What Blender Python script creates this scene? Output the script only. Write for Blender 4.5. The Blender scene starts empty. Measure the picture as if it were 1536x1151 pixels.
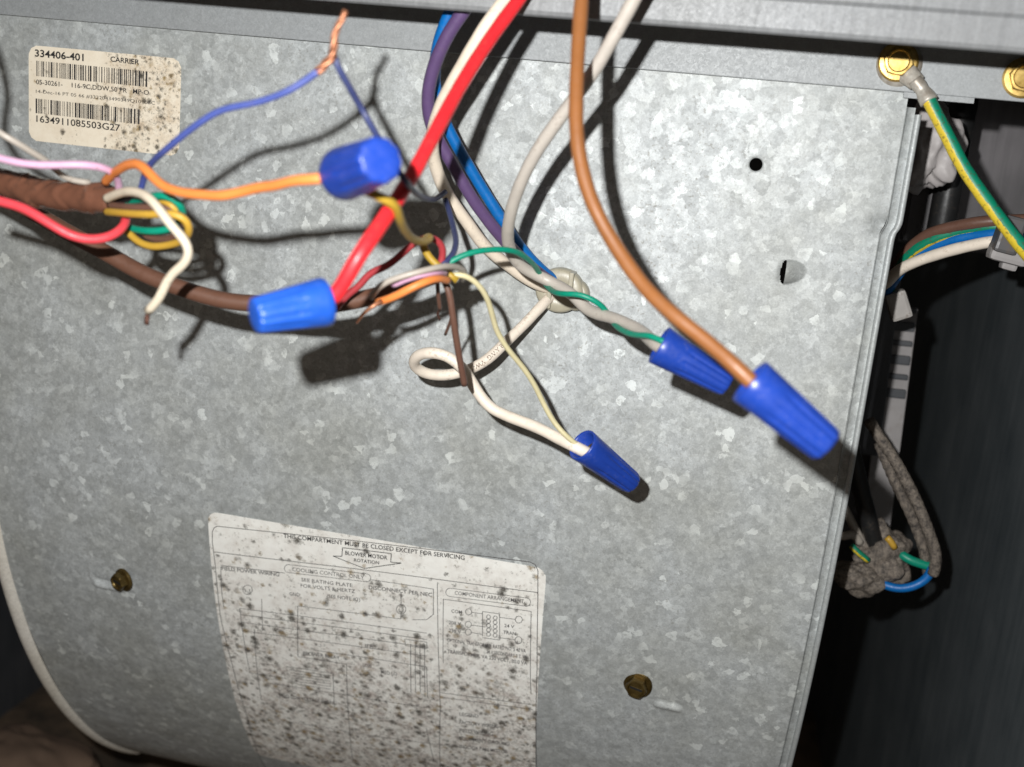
import bpy, bmesh, math, random
import numpy as np
from mathutils import Vector, Matrix
random.seed(7); rng = np.random.default_rng(7)
S = bpy.context.scene
C = S.collection
PI = math.pi

# ------------------------------------------------------------------ camera, light, exposure
IW, IH, FPX = 1536.0, 1151.0, 1600.0          # calibration of the photograph (focal length in its pixels)
PITCH, YAW, ROLL = 0.2162, 0.1842, 0.1009
CAM = np.array([0.0, -0.35, -0.0279])         # the housing sheet is the plane Y = 0
def rotm(p, y, r):
    cp, sp, cy, sy, cr, sr = math.cos(p), math.sin(p), math.cos(y), math.sin(y), math.cos(r), math.sin(r)
    B = np.array([[1, 0, 0], [0, 0, -1], [0, 1, 0.]])
    Rx = np.array([[1, 0, 0], [0, cp, -sp], [0, sp, cp]]); Ry = np.array([[cy, 0, sy], [0, 1, 0], [-sy, 0, cy]])
    Rz = np.array([[cr, -sr, 0], [sr, cr, 0], [0, 0, 1]])
    return Rz @ Rx @ Ry @ B
RM = rotm(PITCH, YAW, ROLL)                   # rows: camera right, down, forward
cd = bpy.data.cameras.new("camera"); cam = bpy.data.objects.new("camera", cd); C.objects.link(cam)
Mw = np.eye(4); Mw[:3, 0] = RM[0]; Mw[:3, 1] = -RM[1]; Mw[:3, 2] = -RM[2]; Mw[:3, 3] = CAM
cam.matrix_world = Matrix(Mw.tolist())
cd.sensor_width = 36; cd.sensor_fit = 'HORIZONTAL'; cd.lens = 36 * FPX / IW
cd.clip_start = 0.005; cd.clip_end = 20
cd.dof.use_dof = True; cd.dof.focus_distance = 0.352; cd.dof.aperture_fstop = 11.5
S.camera = cam

w = bpy.data.worlds.new("World"); S.world = w; w.use_nodes = True
bg = w.node_tree.nodes["Background"]; bg.inputs[0].default_value = (1.0, 0.84, 0.70, 1); bg.inputs[1].default_value = 0.085
LOFF = 0.107 * 0.35
LP = CAM - LOFF * (0.68 * RM[0] + 0.73 * RM[1])   # the phone's flash, up and left of its lens
ld = bpy.data.lights.new("phone_flash", 'POINT'); ld.energy = 6.45; ld.shadow_soft_size = 0.0029; ld.color = (1.0, 0.995, 0.985)
lo = bpy.data.objects.new("phone_flash", ld); C.objects.link(lo); lo.location = LP.tolist()
S.view_settings.view_transform = 'Standard'; S.view_settings.look = 'None'
S.view_settings.exposure = 0; S.view_settings.gamma = 1
S.cycles.max_bounces = 6

# ------------------------------------------------------------------ geometry of the place
S0, C1, C2 = 0.1015, 2.077, 4.161             # sheet: flat to S0, then curving back ever more
_s = np.linspace(-0.05, 0.47, 900); _t = np.clip(_s - S0, 0, None); _phi = np.minimum(C1 * _t + C2 * _t * _t, 2.2)
_ds = _s[1] - _s[0]; _dy = np.sin(_phi) * _ds; _dz = -np.cos(_phi) * _ds
_y = np.concatenate([[0], np.cumsum((_dy[1:] + _dy[:-1]) / 2)]); _z = 0.05 + np.concatenate([[0], np.cumsum((_dz[1:] + _dz[:-1]) / 2)])
def pan(X, s, h=0.0):                         # point h above the sheet at (X, arc length s)
    y = np.interp(s, _s, _y); z = np.interp(s, _s, _z); p = np.interp(s, _s, _phi)
    return np.stack(np.broadcast_arrays(X, y - h * np.cos(p), z - h * np.sin(p)), -1)
def ray(x, y): return np.array([(x - IW / 2) / FPX, (y - IH / 2) / FPX, 1.0]) @ RM
def at(x, y, h):                              # sight line met at h millimetres in front of the sheet's plane
    d = ray(x, y); t = (-h / 1000 - CAM[1]) / d[1]; return CAM + t * d
def sp(x, y):                                 # sight line met on the sheet: X, s
    d = ray(x, y); g = (_y - CAM[1]) * d[2] - (_z - CAM[2]) * d[1]
    k = np.where(np.sign(g[:-1]) != np.sign(g[1:]))[0]
    if len(k) == 0: i, a = int(np.argmin(abs(g))), 0.0
    else: i = k[0]; a = g[i] / (g[i] - g[i + 1])
    j = min(i + 1, len(_s) - 1); yy = _y[i] + a * (_y[j] - _y[i]); ss = _s[i] + a * (_s[j] - _s[i])
    return CAM[0] + (yy - CAM[1]) / d[1] * d[0], ss

# ------------------------------------------------------------------ objects
def tag(o, label=None, cat=None, group=None, kind=None):
    if label: o["label"] = label
    if cat: o["category"] = cat
    if group: o["group"] = group
    if kind: o["kind"] = kind
    return o
def empty(name, loc, label, cat, group=None):
    o = bpy.data.objects.new(name, None); C.objects.link(o); o.location = [float(v) for v in loc]; o.empty_display_size = 0.01
    return tag(o, label, cat, group)
def mesh(name, verts, faces, mat, parent=None, smooth=True, uv=None):
    me = bpy.data.meshes.new(name)
    me.from_pydata([tuple(map(float, v)) for v in verts], [], faces)
    me.materials.append(mat)
    if smooth: me.polygons.foreach_set('use_smooth', [True] * len(me.polygons))
    if uv is not None:
        l = me.uv_layers.new(name='UVMap'); l.data.foreach_set('uv', np.asarray(uv, np.float32).ravel())
    me.update()
    o = bpy.data.objects.new(name, me); C.objects.link(o)
    if parent is not None:
        o.parent = parent; o.matrix_parent_inverse = Matrix.Translation(parent.location).inverted()
    return o
def spline(P, step=0.0012):
    P = np.asarray(P, float)
    if len(P) == 2: n = max(2, int(np.linalg.norm(P[1] - P[0]) / step)); return P[0] + (P[1] - P[0]) * np.linspace(0, 1, n)[:, None]
    Q = np.vstack([2 * P[0] - P[1], P, 2 * P[-1] - P[-2]]); out = []
    for i in range(1, len(Q) - 2):
        p0, p1, p2, p3 = Q[i - 1:i + 3]
        t0 = 0; t1 = t0 + max(np.linalg.norm(p1 - p0), 1e-6) ** .5; t2 = t1 + max(np.linalg.norm(p2 - p1), 1e-6) ** .5; t3 = t2 + max(np.linalg.norm(p3 - p2), 1e-6) ** .5
        n = max(2, int(np.linalg.norm(p2 - p1) / step * 1.1))
        t = np.linspace(t1, t2, n, endpoint=(i == len(Q) - 3))[:, None]
        A1 = (t1 - t) / (t1 - t0) * p0 + (t - t0) / (t1 - t0) * p1; A2 = (t2 - t) / (t2 - t1) * p1 + (t - t1) / (t2 - t1) * p2; A3 = (t3 - t) / (t3 - t2) * p2 + (t - t2) / (t3 - t2) * p3
        B1 = (t2 - t) / (t2 - t0) * A1 + (t - t0) / (t2 - t0) * A2; B2 = (t3 - t) / (t3 - t1) * A2 + (t - t1) / (t3 - t1) * A3
        out.append((t2 - t) / (t2 - t1) * B1 + (t - t1) / (t2 - t1) * B2)
    R = np.vstack(out)
    k = np.array([.25, .5, .25])              # a little smoothing takes the kinks out
    for _ in range(5):
        R[1:-1] = k[0] * R[:-2] + k[1] * R[1:-1] + k[2] * R[2:]
    return R
def frames(P):
    T = np.gradient(P, axis=0); T /= np.linalg.norm(T, axis=1)[:, None] + 1e-12
    u = np.cross(T[0], [0, 1, 0.1]); u /= np.linalg.norm(u); U = [u]
    for i in range(1, len(P)):
        u = U[-1] - T[i] * np.dot(U[-1], T[i]); u /= np.linalg.norm(u) + 1e-12; U.append(u)
    U = np.array(U); return T, U, np.cross(T, U)
def tube(name, P, r, mat, parent=None, n=14, rf=None, cap=True, flat=1.0):
    """a swept tube; r in mm; rf(i/N, angle) scales the radius; UV = (angle 0..1, length in mm)"""
    P = np.asarray(P); T, U, V = frames(P); N = len(P); r = r / 1000
    if rf is None and N > 12:
        q1, q2, q3 = (P[0] * 7919).sum() % 6, (P[-1] * 6151).sum() % 6, (P[N // 2] * 4801).sum() % 6; Lm = np.linalg.norm(np.diff(P, axis=0), axis=1).sum() * 1000
        rf = lambda t, a: 1 + .014 * math.sin(t * Lm * .31 + q1) + .012 * math.sin(t * Lm * .77 + q2) + .012 * math.sin(2 * a + t * Lm * .19 + q3)
    L = np.concatenate([[0], np.cumsum(np.linalg.norm(np.diff(P, axis=0), axis=1))]) * 1000
    a = np.linspace(0, 2 * PI, n, endpoint=False); vs = []
    for i in range(N):
        for j in range(n):
            k = r * (rf(i / (N - 1), a[j]) if rf else 1.0)
            vs.append(P[i] + k * (math.cos(a[j]) * U[i] + flat * math.sin(a[j]) * V[i]))
    fs, uv = [], []
    for i in range(N - 1):
        for j in range(n):
            k = (j + 1) % n
            fs.append((i * n + j, i * n + k, (i + 1) * n + k, (i + 1) * n + j))
            uv += [(j / n, L[i]), ((j + 1) / n, L[i]), ((j + 1) / n, L[i + 1]), (j / n, L[i + 1])]
    if cap:
        fs.append(tuple(range(n))[::-1]); uv += [(0.5, L[0])] * n
        fs.append(tuple((N - 1) * n + j for j in range(n))); uv += [(0.5, L[-1])] * n
    return mesh(name, vs, fs, mat, parent, True, uv)
def box(bm, c, d, R=None):
    m = Matrix.Translation(Vector([float(v) for v in c]))
    if R is not None: m = m @ R
    bmesh.ops.create_cube(bm, size=1, matrix=m @ Matrix.Diagonal((d[0], d[1], d[2], 1)))
def bmobj(name, bm, mat, parent=None, smooth=False, bevel=0.0):
    if bevel:
        bmesh.ops.bevel(bm, geom=bm.edges[:], offset=bevel, segments=2, affect='EDGES', profile=0.6)
    me = bpy.data.meshes.new(name); bm.to_mesh(me); bm.free(); me.materials.append(mat)
    if smooth: me.polygons.foreach_set('use_smooth', [True] * len(me.polygons))
    o = bpy.data.objects.new(name, me); C.objects.link(o)
    if parent is not None: o.parent = parent; o.matrix_parent_inverse = Matrix.Translation(parent.location).inverted()
    return o
def W(*pts):
    """(x, y, h) sight-line points; h left out is interpolated along the wire"""
    q = np.array([(p[0], p[1]) for p in pts], float); L = np.concatenate([[0], np.cumsum(np.linalg.norm(np.diff(q, axis=0), axis=1))])
    k = [i for i, p in enumerate(pts) if len(p) > 2]; h = np.interp(L, L[k], [pts[i][2] for i in k])
    return [at(x, y, hh) for (x, y), hh in zip(q, h)]

# ------------------------------------------------------------------ materials
def mat(name, build):
    m = bpy.data.materials.new(name); m.use_nodes = True; nt = m.node_tree
    b = nt.nodes["Principled BSDF"]; build(nt, b); return m
def N(nt, t, **k):
    n = nt.nodes.new(t)
    for a, v in k.items():
        if a.startswith('i_'): n.inputs[a[2:].replace('_', ' ')].default_value = v
        else: setattr(n, a, v)
    return n
def ramp(nt, src, stops, interp='LINEAR'):
    r = nt.nodes.new('ShaderNodeValToRGB'); r.color_ramp.interpolation = interp; e = r.color_ramp.elements
    while len(e) < len(stops): e.new(0.5)
    for k, (p, c) in zip(e, stops):
        k.position = p; k.color = c if len(c) == 4 else (*c, 1)
    nt.links.new(src, r.inputs[0]); return r.outputs[0]
def mix(nt, f, a, b, mode='MIX'):
    m = nt.nodes.new('ShaderNodeMix'); m.data_type = 'RGBA'; m.blend_type = mode
    for sck, v in ((m.inputs[0], f), (m.inputs[6], a), (m.inputs[7], b)):
        if hasattr(v, 'is_output'): nt.links.new(v, sck)
        else: sck.default_value = v if isinstance(v, (int, float)) else (*v, 1)
    return m.outputs[2]
def math_(nt, op, a, b=0.0):
    m = nt.nodes.new('ShaderNodeMath'); m.operation = op
    for i, v in enumerate((a, b)):
        if hasattr(v, 'is_output'): nt.links.new(v, m.inputs[i])
        else: m.inputs[i].default_value = v
    return m.outputs[0]
def noise(nt, vec, scale, detail=3, rough=0.55, dist=0.0):
    n = N(nt, 'ShaderNodeTexNoise', i_Scale=scale, i_Detail=detail, i_Roughness=rough, i_Distortion=dist)
    if vec is not None: nt.links.new(vec, n.inputs['Vector'])
    return n
def voro(nt, vec, scale, feature='F1', rnd=1.0):
    n = N(nt, 'ShaderNodeTexVoronoi', feature=feature, i_Scale=scale, i_Randomness=rnd); nt.links.new(vec, n.inputs['Vector']); return n
def bump(nt, b, h, strength=0.2, dist=0.0003):
    n = N(nt, 'ShaderNodeBump', i_Strength=strength, i_Distance=dist); nt.links.new(h, n.inputs['Height']); nt.links.new(n.outputs[0], b.inputs['Normal'])

def galvanised(dirt=1.0, spangle=1.0, tint=(.945, 1.0, 1.005), metallic=0.13, base=0.455, contrast=1.0, rough=.55, flakes=1.0, tilt=.055, streak=0.0):
    def f(nt, b):
        tc = N(nt, 'ShaderNodeTexCoord').outputs['Object']
        def warp(sc_, amp, det):
            wob = noise(nt, tc, sc_, det, .6); o0 = N(nt, 'ShaderNodeVectorMath', operation='SUBTRACT'); nt.links.new(wob.outputs['Color'], o0.inputs[0]); o0.inputs[1].default_value = (.5, .5, .5)
            off = N(nt, 'ShaderNodeVectorMath', operation='SCALE'); nt.links.new(o0.outputs[0], off.inputs[0]); off.inputs['Scale'].default_value = amp
            v = N(nt, 'ShaderNodeVectorMath', operation='ADD'); nt.links.new(tc, v.inputs[0]); nt.links.new(off.outputs[0], v.inputs[1]); return v.outputs[0]
        va, vb = warp(320, .0070, 4), warp(700, .0030, 3)               # ragged crystal borders
        def cell(v, sc_):
            n_ = voro(nt, v, sc_); p = N(nt, 'ShaderNodeSeparateColor'); nt.links.new(n_.outputs['Color'], p.inputs[0]); return n_, p.outputs[0], p.outputs[1]
        n1, r1, q1 = cell(va, 260 * spangle); n2, r2, q2 = cell(vb, 620 * spangle); n3, r3, q3 = cell(warp(500, .0020, 3), 330 * spangle)
        k = contrast
        def lv(x): return tuple(max(0.02, 1 + (x - 1) * k) for _ in range(3))
        col = mix(nt, 1.0, ramp(nt, r1, [(0, lv(.90)), (.5, lv(.98)), (.9, lv(1.05)), (1, lv(1.12))]), ramp(nt, r2, [(0, lv(.88)), (.6, lv(1.0)), (1, lv(1.12))]), 'MULTIPLY')
        fine = noise(nt, tc, 1500, 4, .7); md = noise(nt, tc, 420, 4, .65)
        col = mix(nt, 1.0, col, ramp(nt, fine.outputs['Fac'], [(.28, lv(.84)), (.72, lv(1.15))]), 'MULTIPLY')
        col = mix(nt, 1.0, col, ramp(nt, md.outputs['Fac'], [(.3, lv(.90)), (.7, lv(1.09))]), 'MULTIPLY')
        if streak:
            mp = N(nt, 'ShaderNodeMapping'); mp.inputs['Scale'].default_value = (700, 30, 30); nt.links.new(tc, mp.inputs[0]); stn = noise(nt, mp.outputs[0], 1, 4, .6)
            col = mix(nt, streak, col, ramp(nt, stn.outputs['Fac'], [(.35, (.80,) * 3), (.65, (1.15,) * 3)]), 'MULTIPLY')
        # a few pale crystals stand out, in loose drifts
        dr = noise(nt, tc, 60, 3, .6)
        fl = math_(nt, 'MULTIPLY', ramp(nt, r3, [(.84, (0,) * 3), (.90, (.45,) * 3), (.97, (1,) * 3)]), ramp(nt, dr.outputs['Fac'], [(.42, (.24,) * 3), (.58, (1,) * 3)]))
        fl = math_(nt, 'MULTIPLY', fl, ramp(nt, md.outputs['Fac'], [(.36, (.2,) * 3), (.48, (1,) * 3)]))
        col = mix(nt, math_(nt, 'MULTIPLY', fl, .8 * flakes), col, (1.72, 1.72, 1.70))
        col = mix(nt, 1.0, col, tuple(base * t for t in tint), 'MULTIPLY')
        dz = noise(nt, tc, 17, 5, .65); dsp = noise(nt, tc, 1000, 3, .65)
        col = mix(nt, .8 * dirt, col, ramp(nt, dz.outputs['Fac'], [(.36, (.84, .82, .765)), (.60, (1.04, 1.04, 1.04))]), 'MULTIPLY')
        sp_ = math_(nt, 'MULTIPLY', ramp(nt, dz.outputs['Fac'], [(.42, (0,) * 3), (.66, (1,) * 3)]), ramp(nt, dsp.outputs['Fac'], [(.58, (0,) * 3), (.66, (1,) * 3)]))
        col = mix(nt, math_(nt, 'MULTIPLY', sp_, .5 * dirt), col, (.13, .11, .075))
        nt.links.new(col, b.inputs['Base Color']); b.inputs['Metallic'].default_value = metallic
        nt.links.new(ramp(nt, q1, [(0, (rough - .07,) * 3), (1, (rough + .08,) * 3)]), b.inputs['Roughness'])
        geo = N(nt, 'ShaderNodeNewGeometry'); sub = N(nt, 'ShaderNodeVectorMath', operation='SUBTRACT'); nt.links.new(n1.outputs['Color'], sub.inputs[0]); sub.inputs[1].default_value = (.5, .5, .5)
        sc = N(nt, 'ShaderNodeVectorMath', operation='SCALE'); nt.links.new(sub.outputs[0], sc.inputs[0]); sc.inputs['Scale'].default_value = tilt
        ad = N(nt, 'ShaderNodeVectorMath', operation='ADD'); nt.links.new(geo.outputs['Normal'], ad.inputs[0]); nt.links.new(sc.outputs[0], ad.inputs[1])
        nm = N(nt, 'ShaderNodeVectorMath', operation='NORMALIZE'); nt.links.new(ad.outputs[0], nm.inputs[0])
        bp = N(nt, 'ShaderNodeBump', i_Strength=0.12, i_Distance=0.0003); nt.links.new(fine.outputs['Fac'], bp.inputs['Height']); nt.links.new(nm.outputs[0], bp.inputs['Normal'])
        nt.links.new(bp.outputs[0], b.inputs['Normal'])
    return f
M_galv = mat('galvanised_sheet', galvanised())
M_rail = mat('brushed_zinc_rail', galvanised(dirt=.3, spangle=5, tint=(.95, 1.0, 1.02), base=.335, metallic=.1, contrast=.55, flakes=.1, tilt=.05))
M_lip = mat('bright_zinc_edge', galvanised(dirt=.4, spangle=5, tint=(.965, 1, 1.03), base=.225, metallic=.15, contrast=.5, flakes=.1, tilt=.04, streak=.6))
M_rim = mat('rolled_sheet_rim', galvanised(dirt=.8, spangle=3, tint=(1.0, .96, .87), base=.74, metallic=.05, contrast=.6, flakes=.1))
M_hem = mat('bright_hem', galvanised(dirt=.6, spangle=4, base=.44, metallic=.25, contrast=.6, flakes=.2))

def plastic(col, rough=.42, dirt=.25, dirtcol=(.12, .08, .05), spec=.5, scale=220, sub=0.0):
    def f(nt, b):
        tc = N(nt, 'ShaderNodeTexCoord').outputs['Object']
        n1 = noise(nt, tc, scale, 4, .6); n2 = noise(nt, tc, scale * 4.5, 3, .6)
        c = mix(nt, .35, col, ramp(nt, n1.outputs['Fac'], [(.3, (.7, .7, .7)), (.7, (1.2, 1.2, 1.2))]), 'MULTIPLY')
        mk = math_(nt, 'MULTIPLY', ramp(nt, n1.outputs['Fac'], [(.5, (0, 0, 0)), (.7, (1, 1, 1))]), ramp(nt, n2.outputs['Fac'], [(.5, (0, 0, 0)), (.62, (1, 1, 1))]))
        c = mix(nt, math_(nt, 'MULTIPLY', mk, dirt), c, dirtcol)
        nt.links.new(c, b.inputs['Base Color']); b.inputs['Specular IOR Level'].default_value = spec
        r = ramp(nt, n2.outputs['Fac'], [(.3, (rough * .8,) * 3), (.7, (min(1, rough * 1.25),) * 3)]); nt.links.new(r, b.inputs['Roughness'])
        bump(nt, b, n2.outputs['Fac'], .12, .0002)
    return f
def pm(name, col, **k): return mat(name, plastic(col, **k))
M_red = pm('red_insulation', (.72, .022, .03), dirt=.3, scale=150); M_cream = pm('cream_insulation', (.78, .68, .55), dirt=.5)
M_purple = pm('purple_insulation', (.105, .062, .155)); M_blue = pm('blue_insulation', (.0, .13, .42))
M_grey = pm('grey_insulation', (.46, .42, .37), dirt=.4); M_orangebrown = pm('orange_brown_insulation', (.255, .098, .030), dirt=.3, scale=150)
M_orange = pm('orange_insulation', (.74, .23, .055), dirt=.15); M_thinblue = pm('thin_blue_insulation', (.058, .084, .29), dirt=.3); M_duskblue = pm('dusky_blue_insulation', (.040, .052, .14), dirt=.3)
M_thinred = pm('thin_red_insulation', (.36, .038, .045), dirt=.4); M_brightred = pm('pinkish_red_insulation', (.66, .055, .07), dirt=.15)
M_pink = pm('pink_insulation', (.60, .36, .50), dirt=.4); M_thinwhite = pm('offwhite_insulation', (.66, .58, .45), dirt=.35)
M_dirtywhite = pm('dingy_white_insulation', (.40, .36, .31), dirt=.6); M_yellow = pm('yellow_insulation', (.52, .31, .04), dirt=.4)
M_mustard = pm('mustard_insulation', (.42, .27, .03), dirt=.35); M_green = pm('green_insulation', (.0, .25, .155), dirt=.3)
M_palecream = pm('pale_yellow_insulation', (.60, .54, .32), dirt=.25); M_brown = pm('brown_insulation', (.13, .065, .045), dirt=.3)
M_black = pm('black_insulation', (.014, .014, .014)); M_jacket = pm('brown_cable_jacket', (.125, .058, .036), rough=.5, dirt=.35, dirtcol=(.04, .025, .02))
M_tape = pm('brown_wrapping_tape', (.155, .066, .040), rough=.24, dirt=.75, dirtcol=(.05, .03, .022), scale=120)
M_white = pm('white_insulation', (.80, .71, .60), dirt=.55, dirtcol=(.20, .12, .06))
M_nut = pm('blue_nut_plastic', (.011, .045, .30), rough=.36, dirt=.4, dirtcol=(.10, .12, .30), spec=.5)
M_nutbright = pm('bright_blue_nut_plastic', (.013, .085, .45), rough=.38, dirt=.35, dirtcol=(.12, .16, .36), spec=.5)
M_brass = mat('brass_spring', lambda nt, b: (b.inputs['Base Color'].__setattr__('default_value', (.35, .25, .12, 1)), b.inputs['Metallic'].__setattr__('default_value', 1), b.inputs['Roughness'].__setattr__('default_value', .4)))
def copper(nt, b):
    tc = N(nt, 'ShaderNodeTexCoord').outputs['Object']; n1 = noise(nt, tc, 500, 3)
    nt.links.new(ramp(nt, n1.outputs['Fac'], [(.3, (.20, .075, .035)), (.7, (.66, .29, .16))]), b.inputs['Base Color']); b.inputs['Metallic'].default_value = .6; b.inputs['Roughness'].default_value = .42
M_copper = mat('bare_copper', copper)
def oldcopper(nt, b): b.inputs['Base Color'].default_value = (.11, .05, .035, 1); b.inputs['Metallic'].default_value = .5; b.inputs['Roughness'].default_value = .55
M_oldcopper = mat('tarnished_copper', oldcopper)
def zincgold(dark):
    def f(nt, b):
        tc = N(nt, 'ShaderNodeTexCoord').outputs['Object']; n1 = noise(nt, tc, 300, 4)
        nt.links.new(ramp(nt, n1.outputs['Fac'], [(.35, (.30 * dark, .19 * dark, .045 * dark)), (.65, (.60 * dark, .42 * dark, .14 * dark))]), b.inputs['Base Color'])
        b.inputs['Metallic'].default_value = .75; b.inputs['Roughness'].default_value = .38; bump(nt, b, n1.outputs['Fac'], .2)
    return f
M_gold = mat('yellow_zinc_plating', zincgold(1.0)); M_golddull = mat('rusty_zinc_plating', zincgold(.26))
def tin(nt, b):
    tc = N(nt, 'ShaderNodeTexCoord').outputs['Object']; n1 = noise(nt, tc, 400, 4)
    nt.links.new(ramp(nt, n1.outputs['Fac'], [(.35, (.34, .30, .25)), (.6, (.55, .52, .46))]), b.inputs['Base Color']); b.inputs['Metallic'].default_value = .35; b.inputs['Roughness'].default_value = .45
M_tin = mat('tinned_lug', tin)
def mottle(c1, c2, sc_):
    def f(nt, b):
        tc = N(nt, 'ShaderNodeTexCoord').outputs['Object']; n1 = noise(nt, tc, sc_, 4, .65); n2 = noise(nt, tc, sc_ * 3, 4, .7)
        c = mix(nt, .45, ramp(nt, n1.outputs['Fac'], [(.38, c1), (.62, c2)]), ramp(nt, n2.outputs['Fac'], [(.40, c1), (.60, c2)]))
        nt.links.new(c, b.inputs['Base Color']); b.inputs['Roughness'].default_value = .75; bump(nt, b, n2.outputs['Fac'], .5, .0006)
    return f
def greenyellow(centre, width):
    def f(nt, b):
        uv = N(nt, 'ShaderNodeUVMap').outputs[0]; sx = N(nt, 'ShaderNodeSeparateXYZ'); nt.links.new(uv, sx.inputs[0])
        tc = N(nt, 'ShaderNodeTexCoord').outputs['Object']; n1 = noise(nt, tc, 500, 3); n2 = noise(nt, tc, 1100, 3)
        u = math_(nt, 'ADD', sx.outputs[0], math_(nt, 'MULTIPLY', math_(nt, 'SUBTRACT', n1.outputs['Fac'], .5), .08))
        d = math_(nt, 'PINGPONG', math_(nt, 'SUBTRACT', u, centre - 1), .5)
        m = math_(nt, 'LESS_THAN', d, width)
        c = mix(nt, m, (.0, .20, .11), (.62, .46, .03))
        mk = ramp(nt, n2.outputs['Fac'], [(.56, (0, 0, 0)), (.64, (1, 1, 1))])
        c = mix(nt, math_(nt, 'MULTIPLY', mk, .6), c, (.06, .05, .03)); nt.links.new(c, b.inputs['Base Color']); b.inputs['Roughness'].default_value = .45
    return f
M_gy2 = mat('green_yellow_bundle_insulation', greenyellow(.3, .06))
def streaky(col, col2, rough=.5, metallic=0.0, sx=140, sz=6):
    def f(nt, b):
        tc = N(nt, 'ShaderNodeTexCoord').outputs['Object']; mp = N(nt, 'ShaderNodeMapping'); mp.inputs['Scale'].default_value = (sx, sx, sz); nt.links.new(tc, mp.inputs[0])
        n1 = noise(nt, mp.outputs[0], 1, 5, .65); n2 = noise(nt, tc, 30, 4)
        c = mix(nt, .6, ramp(nt, n1.outputs['Fac'], [(.35, col), (.72, col2)]), ramp(nt, n2.outputs['Fac'], [(.3, col), (.7, col2)]))
        nt.links.new(c, b.inputs['Base Color']); b.inputs['Roughness'].default_value = rough; b.inputs['Metallic'].default_value = metallic
        bump(nt, b, n1.outputs['Fac'], .2, .0005)
    return f
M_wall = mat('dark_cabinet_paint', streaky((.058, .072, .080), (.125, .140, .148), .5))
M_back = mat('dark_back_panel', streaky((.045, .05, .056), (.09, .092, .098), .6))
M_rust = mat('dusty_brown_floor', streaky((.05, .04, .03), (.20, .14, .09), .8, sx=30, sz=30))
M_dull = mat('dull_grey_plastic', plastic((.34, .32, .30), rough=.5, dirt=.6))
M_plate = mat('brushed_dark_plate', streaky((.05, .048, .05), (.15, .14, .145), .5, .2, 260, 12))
M_gapgrey = mat('sooty_grey_metal', plastic((.075, .073, .075), rough=.5, dirt=.5, scale=60))
M_paper = mat('pale_grey_card', plastic((.30, .285, .28), rough=.7, dirt=.3, scale=60))
M_foil = mat('crumpled_foil', plastic((.46, .43, .42), rough=.5, dirt=.5, scale=90))
M_nylon = mat('translucent_nylon', plastic((.40, .37, .28), rough=.35, dirt=.35, dirtcol=(.2, .17, .12)))
M_sleeve = mat('grimy_braided_sleeve', mottle((.035, .03, .027), (.25, .21, .17), 420))
M_ink = mat('black_print', plastic((.022, .021, .022), rough=.6, dirt=0)); M_inkgrey = mat('faded_print', plastic((.085, .08, .08), rough=.6, dirt=0))
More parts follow.
